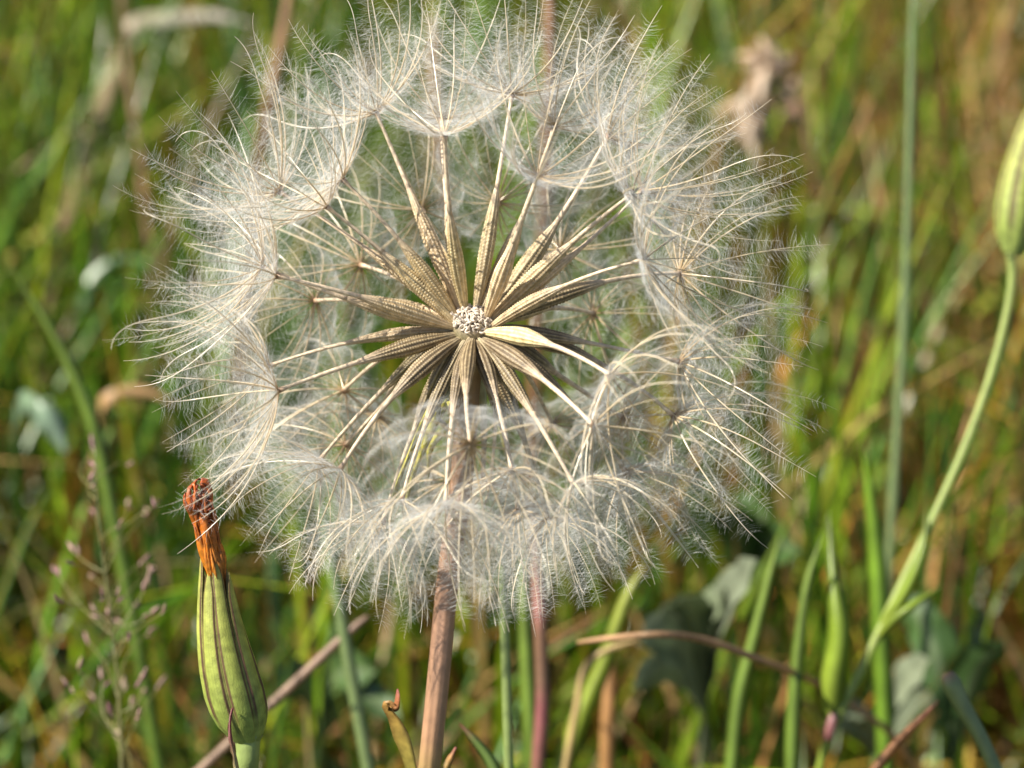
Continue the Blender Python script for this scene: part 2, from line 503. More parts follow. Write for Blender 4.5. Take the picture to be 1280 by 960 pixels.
# seeds: disc position in the photo, whether it lies before (+) or behind (-) the middle, distance in photo pixels
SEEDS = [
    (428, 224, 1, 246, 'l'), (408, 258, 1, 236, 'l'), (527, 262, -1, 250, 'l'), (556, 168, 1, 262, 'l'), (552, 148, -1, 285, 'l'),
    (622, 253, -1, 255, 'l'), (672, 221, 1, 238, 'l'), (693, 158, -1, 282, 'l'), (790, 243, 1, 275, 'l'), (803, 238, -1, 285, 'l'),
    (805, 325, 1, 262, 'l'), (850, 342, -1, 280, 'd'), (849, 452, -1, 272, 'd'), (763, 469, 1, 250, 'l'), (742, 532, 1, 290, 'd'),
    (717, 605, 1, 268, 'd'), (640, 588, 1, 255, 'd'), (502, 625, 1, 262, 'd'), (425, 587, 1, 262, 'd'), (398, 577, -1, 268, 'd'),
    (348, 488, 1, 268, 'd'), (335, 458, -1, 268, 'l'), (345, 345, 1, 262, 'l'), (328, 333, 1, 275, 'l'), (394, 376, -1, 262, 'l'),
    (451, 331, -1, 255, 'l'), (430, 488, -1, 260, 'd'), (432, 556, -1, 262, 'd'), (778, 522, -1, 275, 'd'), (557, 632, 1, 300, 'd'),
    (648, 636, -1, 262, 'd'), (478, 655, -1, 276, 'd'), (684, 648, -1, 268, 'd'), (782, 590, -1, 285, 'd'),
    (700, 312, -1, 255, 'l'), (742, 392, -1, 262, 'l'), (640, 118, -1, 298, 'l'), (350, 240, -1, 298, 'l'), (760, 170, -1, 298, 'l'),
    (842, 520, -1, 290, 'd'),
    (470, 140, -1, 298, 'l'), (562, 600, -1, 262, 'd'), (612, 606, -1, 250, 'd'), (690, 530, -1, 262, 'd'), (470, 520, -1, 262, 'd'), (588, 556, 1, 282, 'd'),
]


def seed(px, py, sgn, Rd, tone, idx):
    r = math.hypot(px - 590, py - 405)
    dzp = math.sqrt(max(Rd * Rd - r * r, 0)) * sgn
    E = P(px, py, -dzp * S)
    d = unit(E - HC)
    perp = unit(d - AXIS * (d @ AXIS) + rng.normal(0, 0.08, 3))
    k = d @ AXIS
    B = HC + perp * R0 * (0.92 if k < 0.5 else 0.8) + AXIS * (-0.0010 + 0.0007 * max(k, -0.6))
    L = np.linalg.norm(E - B)
    ctrl = (B + E) / 2 + AXIS * L * (0.05 + 0.07 * (k < 0.1)) + rng.normal(0, 0.05, 3) * L
    nL = 66
    u = np.linspace(0, 1, nL)
    path = ((1 - u) ** 2)[:, None] * B + (2 * u * (1 - u))[:, None] * ctrl + (u ** 2)[:, None] * E
    split_ = rng.uniform(0.52, 0.61)
    nb = int(nL * split_)
    fat = rng.uniform(0.82, 1.12)
    rb = np.interp(u, [0, 0.03, 0.12, 0.24, 0.33, 0.43, split_, 1], np.array([3.6, 4.8, 7.2, 9.6, 9.8, 7.4, 3.2, 2.0])) * S * fat
    # fine resample of the body so the rows of tubercles show
    ub = np.linspace(0, split_, 150)
    pb = ((1 - ub) ** 2)[:, None] * B + (2 * ub * (1 - ub))[:, None] * ctrl + (ub ** 2)[:, None] * E
    rbb = np.interp(ub, u, rb)
    ph = rng.random() * 6
    def ribs(a, kk):
        rib = 0.5 + 0.5 * np.cos(a * 10 + ph)
        tub = 0.5 + 0.5 * np.cos(kk * 2 * math.pi * 36 + 1.3 * np.sin(kk * 17 + ph) + np.floor((a * 10 + ph) / (2 * math.pi) + 0.5) * 2.6)
        amt = np.clip(kk * 6 - 0.3, 0, 1) * np.clip((1.0 - kk) * 5, 0, 1)
        return 0.88 + 0.10 * rib + 0.15 * rib * tub * amt + 0.05 * np.sin(a * 2 + ph * 2) + 0.03 * np.sin(kk * 9 + ph)
    th = np.linspace(0, 2 * math.pi, 40, endpoint=False)
    rib = 0.5 + 0.5 * np.cos(th * 10 + ph)
    pale = np.array((0.70, 0.58, 0.39)) if tone == 'l' else np.array((0.38, 0.30, 0.185))  # lower seeds are browner, with their shade also painted into the colour
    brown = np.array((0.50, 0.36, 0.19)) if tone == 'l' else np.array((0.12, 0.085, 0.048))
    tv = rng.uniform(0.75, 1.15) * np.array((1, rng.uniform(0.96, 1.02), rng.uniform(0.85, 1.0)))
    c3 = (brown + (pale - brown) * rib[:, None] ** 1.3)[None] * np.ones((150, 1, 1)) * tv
    end = np.clip((ub / split_ - 0.75) * 4, 0, 1)[:, None, None]
    beg = np.clip(1 - ub / split_ * 6, 0, 1)[:, None, None]
    cream = np.array((0.66, 0.56, 0.38))
    c3 = c3 * (1 - end) + np.array((0.60, 0.47, 0.33)) * end
    c3 = c3 * (1 - 0.6 * beg) + cream * 0.6 * beg
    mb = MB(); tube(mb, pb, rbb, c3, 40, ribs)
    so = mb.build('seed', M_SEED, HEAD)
    # beak with the little disc at its end
    uk = np.linspace(split_ - 0.01, 1, 20)
    pk = ((1 - uk) ** 2)[:, None] * B + (2 * uk * (1 - uk))[:, None] * ctrl + (uk ** 2)[:, None] * E
    rk = np.interp(uk, u, rb)
    rk[-3:] = np.array([2.7, 3.3, 4.0]) * S
    mb = MB()
    bc = np.array((0.70, 0.56, 0.40)) * rng.uniform(0.85, 1.1)
    cb = grad([(0, (0.60, 0.47, 0.33)), (0.3, bc), (0.93, bc), (0.97, (0.42, 0.26, 0.16)), (1, (0.30, 0.17, 0.10))], np.linspace(0, 1, 20))
    tube(mb, pk, rk, cb, 8)
    mb.build('beak', M_SEED, so)
    axis = unit(path[-1] - path[-6])
    pappus(E, axis, d, so, idx)


SPARSE = {14: 0.3, 13: 0.55, 16: 0.55, 15: 0.6, 17: 0.8, 47: 0.4, 46: 0.4}


def pappus(E, axis, d, so, idx):
    axis = unit(axis + 0.25 * d + rng.normal(0, 0.10, 3))
    f1 = unit(np.cross(axis, rng.normal(0, 1, 3))); f2 = np.cross(axis, f1)
    nr = int(rng.integers(20, 25)); sparse = SPARSE.get(idx, 1.0); nr = int(nr * (0.5 + 0.5 * sparse))
    Ls = rng.uniform(172, 208) * S * (1.10 if abs((E - HC) @ RIGHT) > 0.026 else 1.0) * (0.90 if (E - HC) @ UPV > 0.026 else 1.0) * (0.86 if (E - HC) @ UPV < -0.02 else 1.0)
    th0 = rng.uniform(1.22, 1.45); th1 = rng.uniform(0.22, 0.50)
    sweep = rng.normal(0, 0.17, 3) - 0.05 * np.array([0, 0, 1.0])
    nclump = rng.integers(5, 8)
    coff = rng.random() * 6.28
    U = 44
    u = np.linspace(0, 1, U)
    rays, e_t, e_p, lens = [], [], [], []
    mb = MB()
    ph0 = rng.random() * 6.28
    long_ix = set(rng.choice(nr, 5, replace=False).tolist())
    longs = []
    for k in range(nr):
        ph = ph0 + 2 * math.pi * k / nr + rng.normal(0, 0.09)
        pc = coff + round((ph - coff) / (2 * math.pi / nclump)) * 2 * math.pi / nclump
        islong = k in long_ix
        Lr = Ls * rng.uniform(0.90, 1.06) * (1.10 if islong else 1)
        a0 = th0 + rng.normal(0, 0.06); a1 = th1 + rng.normal(0, 0.12)
        pe = 0.75 + 0.5 * rng.random()
        th = a0 + (a1 - a0) * u ** pe
        if islong:
            th = th + np.clip(u - 0.70, 0, 1) ** 1.5 * rng.normal(0, 6.5)
        phu = ph + (pc - ph) * 0.55 * u ** 1.5 + rng.normal(0, 0.12) * u ** 2 + np.clip(u - 0.6, 0, 1) ** 1.5 * rng.normal(0, 2.2 if islong else 0.9)
        er = np.cos(phu)[:, None] * f1 + np.sin(phu)[:, None] * f2
        dirs = np.cos(th)[:, None] * axis + np.sin(th)[:, None] * er + sweep * (u ** 1.3)[:, None]
        dirs = unit(dirs)
        p = E + np.vstack([np.zeros(3), np.cumsum((dirs[1:] + dirs[:-1]) / 2, 0)]) * (Lr / (U - 1))
        rr = np.interp(u, [0, 0.1, 0.6, 1], [1.6, 1.35, 0.85, 0.22]) * S * (1.0 if islong else rng.choice([0.38, 0.52, 0.85]))
        cg = grad([(0, (0.42, 0.27, 0.14)), (0.06, (0.70, 0.55, 0.33)), (0.5, (0.82, 0.71, 0.52)), (1, (0.84, 0.76, 0.62))], u)
        if islong:
            longs.append((p, rr, cg))
        else:
            tube(mb, p, rr, cg, 4, cap=False)
        rays.append(p)
        e_t.append(dirs)
        e_p.append(unit(np.cross(axis, er)))
        lens.append(Lr)
    # barbs: fine hairs on both sides of every ray, woven into the neighbours'
    steps = int(88 * sparse)
    for k in range(nr):
        uu = np.linspace(0.06, 0.93 if k not in long_ix else 0.86, steps) + rng.normal(0, 0.004, steps)
        uu = np.repeat(np.clip(uu, 0, 1), 2)
        sg = np.tile([1.0, -1.0], steps)
        x = uu * (U - 1); i0 = np.clip(x.astype(int), 0, U - 2); f = (x - i0)[:, None]
        p = rays[k][i0] * (1 - f) + rays[k][i0 + 1] * f
        t = unit(e_t[k][i0]); s = e_p[k][i0] * sg[:, None]
        nrm = np.cross(t, s)
        N = len(uu)
        lb = 31 * S * np.interp(uu, [0, 0.15, 0.5, 0.85, 1], [0.5, 0.9, 1.0, 0.6, 0.3]) * rng.uniform(0.45, 1.3, N)
        d0 = unit(s + t * rng.uniform(0.0, 0.55, N)[:, None] + nrm * rng.normal(0, 0.2, N)[:, None])
        bend = unit(rng.normal(0, 1, (N, 3)) + t * 0.6) * rng.uniform(0.1, 0.5, N)[:, None]
        w = unit(np.cross(d0, rng.normal(0, 1, (N, 3)))) * (rng.uniform(0.065, 0.115, N) * S)[:, None]
        pts = [p + (d0 * v_ + bend * v_ * v_) * lb[:, None] for v_ in (0, 0.36, 0.7, 1.0)]
        V = np.stack([pts[0] - w, pts[0] + w, pts[1] - w * 0.9, pts[1] + w * 0.9, pts[2] - w * 0.7, pts[2] + w * 0.7, pts[3]], 1)
        o = (np.arange(N) * 7)[:, None]
        q = np.concatenate([o + np.array([[0, 1, 3, 2]]), o + np.array([[2, 3, 5, 4]])], 0)
        tt = o + np.array([[4, 5, 6]])
        cc = np.array((0.86, 0.87, 0.87)) * rng.uniform(0.9, 1.06, (N, 1))
        mb.add(V, np.repeat(cc[:, None], 7, 1), q, tt)
    po = mb.build('pappus', M_HAIR, so)
    po['kind'] = 'stuff'
    for (p, rr, cg) in longs:
        mbl = MB(); tube(mbl, p, rr, cg, 5, cap=False)
        mbl.build('bristle', M_RAY, so)


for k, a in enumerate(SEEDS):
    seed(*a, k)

# sheath leaf at the stem's lower joint, with a hooked tip, and a smaller one behind it
lf = lambda u: grad([(0, (0.22, 0.24, 0.05)), (0.45, (0.38, 0.24, 0.06)), (0.8, (0.36, 0.14, 0.06)), (1, (0.32, 0.10, 0.09))], u)
wl = lambda u: np.interp(u, [0, 0.3, 0.6, 0.9, 1], [22, 24, 14, 7, 2]) * S
bract([P(530, 1040, .016), P(519, 968, .012), P(507, 925, .010), P(495, 898, .009), P(486, 881, .008), P(494, 884, .008), P(498, 872, .007), P(497, 861, .007)], wl, lf, 0.3, 40).build('leaf', M_BUD, HEAD)
bract([P(540, 1040, .022), P(558, 965, .022), P(566, 945, .022), P(570, 934, .022)], lambda u: np.interp(u, [0, 1], [24, 3]) * S, lf, 0.3).build('leaf', M_BUD, HEAD)


# ------------------------------------------------------------------ the closed flower bud
def down_to_ground(p, prev, drift=0.25):
    """Carry a stem on from p to the soil."""
    d = unit(p - prev)
    e = unit(np.array([d[0] * drift, d[1] * drift, min(d[2], -0.55)]))
    k = (p[2] + 0.004) / -e[2]
    h = min(k * 0.35, 0.03)
    m = p + unit(d + e) * h
    f = m + e * (m[2] + 0.004) / -e[2]
    return [m, m * 0.5 + f * 0.5, f]


def salsify_bud(top, bot, rmax, label, stem_pts, b_, petals=True, twist=0.25, sr=0.40, sc_=((0.28, 0.36, 0.11), (0.16, 0.22, 0.06))):
    a = bot; c = top
    foot = stem_pts[-1]
    TH = thing('salsify_bud', label, 'flower bud', (foot[0], foot[1], 0.0))
    ax = unit(c - a); H = np.linalg.norm(c - a)
    f1 = unit(np.cross(ax, TOW)); f2 = np.cross(ax, f1)
    prof = lambda t: np.interp(t, [0, 0.04, 0.10, 0.17, 0.25, 0.40, 0.60, 0.80, 0.92, 1.0], [0.42, 0.62, 0.84, 0.96, 1.0, 0.93, 0.75, 0.52, 0.39, 0.31]) * rmax
    n = 40
    t = np.linspace(0, 1, n)
    bow = 0.035 * H * np.sin(t * math.pi)
    for k in range(8):
        c0 = 2 * math.pi * k / 8 + twist
        half = math.pi / 8 * 1.04
        m = 25
        w = np.linspace(-1, 1, m)
        top_t = (1.0, 0.88, 0.95, 0.84)[k % 4]
        tt = t * top_t
        r = np.interp(tt, t, prof(t))[:, None] * (1 + 0.055 * (1 - w ** 2)[None] + (0.015 if k % 2 else 0.0) - 0.03 * (np.abs(w) > 0.8)[None])
        tw = 1 - 0.93 * np.clip((t - 0.86) / 0.14, 0, 1) ** 1.4
        an = c0 + half * w[None] * tw[:, None] + 0.10 * tt[:, None]
        v = a + ax * (tt * H)[:, None, None] + f1 * bow[:, None, None] * -1 + (np.cos(an) * r)[..., None] * f1 + (np.sin(an) * r)[..., None] * f2
        vin = v - ((np.cos(an) * 0.00035)[..., None] * f1 + (np.sin(an) * 0.00035)[..., None] * f2)
        body = grad([(0, (0.30, 0.38, 0.10)), (0.12, (0.26, 0.33, 0.07)), (0.5, (0.36, 0.40, 0.08)), (0.85, (0.36, 0.37, 0.09)), (1, (0.26, 0.15, 0.05))], tt)
        edge = np.clip(1 - np.abs(np.abs(w) - 0.76) / 0.17, 0, 1) ** 0.5
        fade = np.interp(tt, [0, 0.10, 0.18, 1], [0.0, 0.25, 1, 1])
        e = edge[None] * fade[:, None]
        cc = body[:, None] * (1 - e[..., None]) + np.array((0.10, 0.034, 0.030)) * e[..., None]
        cc = cc * (1 + 0.07 * np.sin(w * 23 + k)[None, :, None] + 0.05 * np.sin(w * 41)[None, :, None])
        pl = np.clip((np.abs(w) - 0.93) / 0.05, 0, 1)[None, :, None] * fade[:, None, None]
        cc = cc * (1 - 0.7 * pl) + np.array((0.12, 0.06, 0.04)) * 0.7 * pl
        mbk = MB()
        i = np.arange(n - 1)[:, None]; j = np.arange(m - 1)[None]
        q = np.stack([i * m + j, i * m + j + 1, (i + 1) * m + j + 1, (i + 1) * m + j], -1).reshape(-1, 4)
        mbk.add(v, cc, q)
        mbk.add(vin, cc * 0.9, q[:, ::-1])
        mbk.build('bract', M_BUD, TH)
    mbk = MB()
    pth = smooth_path([a + ax * 0.0008] + stem_pts, 40)
    u = np.linspace(0, 1, 40)
    tube(mbk, pth, np.interp(u, [0, 0.04, 0.15, 1], [0.55, sr * 1.1, sr, sr]) * rmax,
         grad([(0, sc_[0]), (1, sc_[1])], u), 20, ribs=lambda a_, k_: 1 + 0.025 * np.cos(a_ * 9))
    mbk.build('stem', M_STEM, TH)
    return TH, ax, f1, f2, H


bb = 0.004
s0 = P(312, 928, bb)
st = [P(310, 945, bb), P(306, 975, bb + .002)]
st += down_to_ground(st[-1], P(312, 925, bb), 0.3)
BUD, bx, f1, f2, H = salsify_bud(P(263, 676, bb - .004), P(311, 926, bb), 36.5 * S, 'closed green salsify bud with purple seams and a withered orange flower tuft on top', st, bb)
# withered orange florets
for k in range(44):
    a = k * 2.39996
    rr = 11.5 * S * math.sqrt((k + 0.5) / 44)
    b0 = P(268, 708, bb - .004) + f1 * rr * math.cos(a) + f2 * rr * math.sin(a)
    spread = 0.95 if k % 5 else 1.7
    ln = rng.uniform(70, 114) * S * (1.0 if k % 5 else 0.8)
    tip = P(268, 708, bb - .004) + unit(P(250, 612, bb - .006) - P(268, 708, bb - .004)) * ln + (f1 * math.cos(a) + f2 * math.sin(a)) * rr * spread
    mid = (b0 + tip) / 2 + rng.normal(0, 3.0, 3) * S - (f1 * math.cos(a) + f2 * math.sin(a)) * rr * 0.12
    if k in (5, 13):
        tip = P(228 + k * 0.5, 622 + (k - 5) * 1.2, bb - .008); mid = P(246, 650, bb - .006)
    curl = tip + unit(rng.normal(0, 1, 3) + bx * 0.4) * 7 * S
    path = smooth_path([b0 - bx * 42 * S - (b0 - P(268, 708, bb - .004)) * 0.3, b0, mid, tip, curl], 26)
    u = np.linspace(0, 1, 26)
    mbp = MB()
    wob = 1 + 0.35 * np.sin(u * rng.uniform(14, 26) + rng.random() * 6)
    cs = grad([(0, (0.20, 0.09, 0.02)), (0.25, (0.60, 0.22, 0.012)), (0.55, (0.56, 0.15, 0.010)), (0.85, (0.36, 0.07, 0.015)), (1, (0.24, 0.06, 0.03))], u) * rng.uniform(0.75, 1.35)
    phs = rng.random() * 6
    tube(mbp, path, np.interp(u, [0, 0.3, 0.7, 0.95, 1], [2.3, 2.9, 2.1, 1.3, 0.6]) * S * wob, cs, 7,
         ribs=lambda a_, k_: 1 + 0.7 * np.cos(2 * a_ + k_ * 9 + phs))
    mbp.build('petal', M_PETAL, BUD)
bract([P(300, 985, bb - .007), P(296, 955, bb - .0075), P(290, 930, bb - .008), P(287, 908, bb - .0075), P(290, 885, bb - .006)],
      lambda u: np.interp(u, [0, 0.3, 0.6, 1], [15, 15, 11, 2]) * S,
      lambda u: grad([(0, (0.34, 0.36, 0.14)), (0.35, (0.36, 0.27, 0.14)), (0.6, (0.22, 0.07, 0.06)), (1, (0.18, 0.04, 0.05))], u), 0.2).build('leaf', M_BUD, BUD)

# ------------------------------------------------------------------ the branching salsify plant beside it, with its own green bud
b_ = 0.115
stem_pts = [P(1266, 312, b_), P(1266, 345, b_), P(1250, 430, b_), P(1212, 545, b_), P(1168, 645, b_), P(1120, 745, b_), P(1068, 855, b_), P(1038, 915, b_), P(1024, 965, b_ + .003)]
stem_pts += down_to_ground(stem_pts[-1], stem_pts[-2], 0.3)
BUD2, bx2, g1, g2, H2 = salsify_bud(P(1310, 95, b_ + .002), P(1266, 318, b_), 30 * S * 1.13, 'leafy green salsify plant with an arching stem and a plain closed bud', stem_pts, b_, twist=0.0, sr=0.21, sc_=((0.27, 0.33, 0.09), (0.24, 0.32, 0.03)))
BUD2.name = 'salsify_plant'; ORIGIN['salsify_plant'] = ORIGIN['salsify_bud.001'] if 'salsify_bud.001' in ORIGIN else ORIGIN[BUD2.name]
BUD2['category'] = 'plant'


def leaf_blade(parent, pts, wpx, stops, fold=0.35, name='leaf', mat=None, n=26, side=None, tipw=0.05):
    path = smooth_path(pts, n); u = np.linspace(0, 1, n)
    w = np.interp(u, [0, 0.2, 0.55, 0.85, 1], [0.75, 1.0, 0.8, 0.35, tipw]) * wpx
    mbl = MB(); blade(mbl, path, w, grad(stops, u), side, fold)
    return mbl.build(name, mat or M_GRASS, parent)


k_ = S * (DIST + b_) / DIST
YG = [(0, (0.28, 0.36, 0.05)), (0.5, (0.25, 0.36, 0.03)), (1, (0.16, 0.22, 0.04))]
leaf_blade(BUD2, [P(1040, 905, b_), P(1043, 850, b_ - .003), P(1050, 790, b_ - .004), P(1043, 730, b_ - .002), P(1036, 640, b_ + .004)], 34 * k_, YG)
leaf_blade(BUD2, [P(1100, 790, b_), P(1130, 745, b_ - .003), P(1153, 690, b_ - .003), P(1158, 635, b_)], 18 * k_, YG)
leaf_blade(BUD2, [P(1098, 800, b_), P(1125, 770, b_ - .004), P(1150, 750, b_ - .004), P(1178, 732, b_ - .002)], 14 * k_, YG)
mbk = MB()
tube(mbk, smooth_path([P(1043, 890, b_ - .001), P(1038, 912, b_ - .001), P(1035, 925, b_)], 8), np.array([5, 7.5, 8.5, 9, 9, 8.5, 7.5, 6]) * S * 0.95, (0.25, 0.10, 0.10), 12)
mbk.build('stem_joint', M_STEM, BUD2)


# ------------------------------------------------------------------ single grasses, stalks and leaves that stand out behind
def stalk(name, label, cat, pts, wpx, stops, nodes=(), mat=None, group=None, taper=0.8, drift=0.5):
    """An upright or bent stem: pts are (x, y, b) from its top down; it runs on into the soil."""
    p = [P(*q) for q in pts]
    p += down_to_ground(p[-1], p[-2], drift)
    path = smooth_path(p, 44)
    u = np.linspace(0, 1, 44)
    w = wpx * S * (DIST + pts[0][2]) / DIST / 2
    rad = w * np.interp(u, [0, 0.06, 0.3, 1], [taper * 0.6, taper, 1, 1.0])
    for nd in nodes:
        rad = rad * (1 + 0.3 * np.exp(-((u - nd) / 0.012) ** 2))
    T = thing(name, label, cat, (path[-1][0], path[-1][1], 0), group)
    m = MB(); tube(m, path, rad, grad(stops, u), 12, ribs=lambda a, k: 1 + 0.04 * np.cos(a * 6))
    m.build('stem', mat or M_STEM, T)
    return T, path


def single_leaf(name, label, cat, pts, wpx, stops, fold=0.35, mat=None, side=None, group=None, ground=True, tipw=0.05, prof=None):
    """A single grass leaf: pts (x, y, b) from tip to base, then down into the soil."""
    p = [P(*q) for q in pts]
    if ground: p += down_to_ground(p[-1], p[-2], 0.6)
    p = p[::-1]
    w = wpx * S * (DIST + pts[0][2]) / DIST
    path = smooth_path(p, 40); u = np.linspace(0, 1, 40)
    ww = np.interp(u, [0, 0.25, 0.6, 0.85, 1], [0.7, 0.95, 1.0, 0.6, tipw] if prof is None else prof) * w
    m = MB(); blade(m, path, ww, grad(stops, u), side, fold)
    T = thing(name, label, cat, (path[0][0], path[0][1], 0), group)
    m.build('blade', mat or M_GRASS, T)
    # a few short leaves round its foot
    for k in range(3):
        a = rng.random() * 6.28; h = rng.uniform(0.05, 0.11); f = path[0]
        d = np.array([math.cos(a), math.sin(a), 0])
        pp = smooth_path([f + d * 0.001, f + d * h * 0.25 + np.array([0, 0, h * 0.6]), f + d * h * 0.7 + np.array([0, 0, h * 0.85])], 10)
        m = MB(); blade(m, pp, np.linspace(0.8, 0.08, 10) * min(w, 0.004), np.array(stops[0][1]), np.array([-d[1], d[0], 0.0]), fold)
        m.build('blade', mat or M_GRASS, T)
    return T


BLUEG = [(0, (0.14, 0.20, 0.07)), (0.5, (0.13, 0.18, 0.06)), (1, (0.12, 0.16, 0.04))]
stalk('meadow_plant', 'tall straight blue-green grass stem with dark joints right of the seed head', 'grass stem',
      [(1143, -60, .19), (1137, 180, .19), (1130, 400, .19), (1118, 600, .19), (1108, 760, .19)], 12, BLUEG, (0.28, 0.45))
stalk('meadow_plant', 'thin upright green stem rising just right of the pinkish seed head stem', 'grass stem',
      [(622, 560, .05), (628, 700, .05), (632, 820, .05), (636, 960, .05)], 13, [(0, (0.19, 0.25, 0.08)), (1, (0.19, 0.25, 0.06))])
stalk('meadow_plant', 'pale blue-green stem between the orange-topped bud and the seed head stem', 'grass stem',
      [(395, 600, .11), (418, 720, .11), (440, 850, .11), (462, 970, .11)], 17, BLUEG)
stalk('meadow_plant', 'green stem in the top right of the meadow leaning towards the seed head', 'grass stem',
      [(893, -20, .42), (905, 40, .42), (918, 95, .42), (930, 180, .43)], 14, [(0, (0.12, 0.18, 0.05)), (1, (0.10, 0.15, 0.04))])
stalk('meadow_plant', 'long light green stem left of the seed head among blurred grass', 'grass stem',
      [(55, 40, .5), (58, 160, .5), (66, 280, .5), (80, 380, .5)], 16, [(0, (0.12, 0.22, 0.06)), (1, (0.13, 0.2, 0.04))])
stalk('meadow_plant', 'green stem with a brown cut end beside the orange-red blade', 'grass stem',
      [(1184, 842, .06), (1198, 872, .06), (1225, 920, .06), (1250, 975, .06)], 18,
      [(0, (0.36, 0.22, 0.12)), (0.06, (0.2, 0.25, 0.09)), (1, (0.14, 0.2, 0.06))], taper=1.4)
stalk('wild_plant', 'reddish purple stem with a brown upper part behind the seed head', 'stem',
      [(668, 640, .11), (672, 720, .11), (676, 800, .11), (678, 880, .11), (672, 960, .11)], 18,
      [(0, (0.30, 0.18, 0.10)), (0.12, (0.30, 0.15, 0.10)), (0.22, (0.36, 0.15, 0.13)), (0.27, (0.16, 0.08, 0.04)), (0.38, (0.17, 0.09, 0.05)), (0.44, (0.24, 0.07, 0.07)), (0.54, (0.22, 0.08, 0.06)), (0.65, (0.2, 0.13, 0.05)), (1, (0.16, 0.15, 0.05))])
stalk('dead_plant', 'upright orange-brown dead stalk beside the yellow-green blades', 'dry stalk',
      [(762, 815, .16), (763, 850, .16), (760, 900, .16), (758, 970, .16)], 19, [(0, (0.36, 0.18, 0.07)), (1, (0.38, 0.2, 0.05))], mat=M_DRY)
stalk('dead_plant', 'brown dead stalk sloping up behind the bud', 'dry stalk',
      [(460, 770, .11), (425, 800, .11), (385, 838, .11), (345, 875, .11)], 12, [(0, (0.30, 0.19, 0.13)), (1, (0.28, 0.18, 0.11))], mat=M_DRY, drift=1.0)
stalk('dead_plant', 'reddish brown dry stalk rising behind the top of the seed head', 'dry stalk',
      [(686, -40, .22), (687, 60, .22), (684, 200, .23), (676, 330, .24)], 16, [(0, (0.34, 0.19, 0.11)), (1, (0.3, 0.16, 0.08))], mat=M_DRY)
stalk('dead_plant', 'pale tan dry stalk behind the upper fluff of the seed head', 'dry stalk',
      [(541, 20, .3), (543, 90, .3), (552, 200, .3), (570, 330, .32)], 15, [(0, (0.42, 0.28, 0.18)), (1, (0.34, 0.2, 0.1))], mat=M_DRY)
stalk('dead_plant', 'slanting rusty brown stalk above the upper left fluff', 'dry stalk',
      [(368, -40, .3), (356, 30, .3), (340, 110, .3), (320, 240, .32)], 14, [(0, (0.36, 0.2, 0.1)), (1, (0.34, 0.18, 0.08))], mat=M_DRY)
stalk('dead_plant', 'tan stalk with a ragged head far off to the left', 'dry stalk',
      [(150, -30, .4), (155, 60, .4), (165, 120, .4), (178, 220, .4)], 10, [(0, (0.46, 0.28, 0.17)), (1, (0.3, 0.18, 0.09))], mat=M_DRY)
stalk('bent_straw', 'bent pale orange straw lying across the grass to the leafy plant', 'straw',
      [(722, 803, .085), (770, 797, .08), (820, 793, .075), (880, 800, .085), (950, 825, .095), (1036, 864, .13), (1100, 905, .14), (1150, 970, .16)], 9,
      [(0, (0.46, 0.27, 0.14)), (1, (0.4, 0.24, 0.12))], mat=M_DRY)
stalk('bent_straw', 'thin dry straw stem beside the yellow-green blades', 'straw',
      [(800, 800, .13), (735, 830, .13), (720, 890, .13), (705, 970, .13)], 9, [(0, (0.5, 0.36, 0.16)), (1, (0.4, 0.3, 0.1))], mat=M_DRY)

LG = [(0, (0.12, 0.20, 0.03)), (0.6, (0.17, 0.26, 0.035)), (1, (0.20, 0.28, 0.05))]
single_leaf('grass_plant', 'broad yellow-green blade with a straw tip leaning right below the fluff', 'grass blade',
            [(808, 705, .14), (790, 735, .14), (755, 830, .14), (725, 900, .14), (700, 975, .14)], 27, [(0, (0.2, 0.28, 0.03)), (0.7, (0.26, 0.33, 0.03)), (0.93, (0.3, 0.32, 0.06)), (1, (0.42, 0.28, 0.1))])
single_leaf('grass_plant', 'narrow bright green blade next to the thin upright stem', 'grass blade',
            [(655, 640, .12), (655, 740, .12), (660, 850, .12), (668, 960, .12)], 24, LG)
single_leaf('grass_plant', 'grass blade with a rusty orange tip right of the upper fluff', 'grass blade',
            [(1094, 112, .34), (1070, 170, .34), (1040, 235, .35), (1005, 330, .36), (985, 390, .37)], 16,
            [(0, (0.1, 0.18, 0.03)), (0.62, (0.13, 0.22, 0.04)), (0.80, (0.36, 0.2, 0.07)), (1, (0.42, 0.23, 0.09))])
single_leaf('grass_plant', 'blue-green blade arching over left of the seed head', 'grass blade',
            [(212, 352, .38), (185, 330, .38), (150, 325, .38), (120, 346, .38), (104, 390, .38), (100, 450, .39)], 17,
            [(0, (0.1, 0.19, 0.04)), (0.6, (0.11, 0.22, 0.09)), (1, (0.13, 0.25, 0.12))], side=UPV)
single_leaf('grass_plant', 'upright green blade rising from the tuft left of the leafy plant', 'grass blade',
            [(1030, 665, .11), (1012, 720, .11), (1000, 800, .11), (992, 900, .11), (990, 980, .11)], 20, LG)
single_leaf('grass_plant', 'yellowish green blade with a dull tip standing in the grass below the right fluff', 'grass blade',
            [(975, 670, .12), (962, 720, .12), (945, 790, .12), (925, 870, .12), (915, 960, .12)], 20, LG)
single_leaf('grass_plant', 'vivid green wide blade between the blue-green stem and the arching stem', 'grass blade',
            [(1078, 560, .15), (1088, 620, .15), (1095, 680, .15), (1100, 760, .15)], 24, [(0, (0.15, 0.27, 0.03)), (1, (0.2, 0.34, 0.02))])
single_leaf('grass_plant', 'orange-red dead blade rising towards the brown-ended green stem', 'grass blade',
            [(1173, 876, .075), (1150, 900, .075), (1120, 930, .075), (1085, 975, .075)], 14, [(0, (0.36, 0.2, 0.08)), (0.8, (0.46, 0.2, 0.08)), (1, (0.42, 0.12, 0.1))], mat=M_DRY)
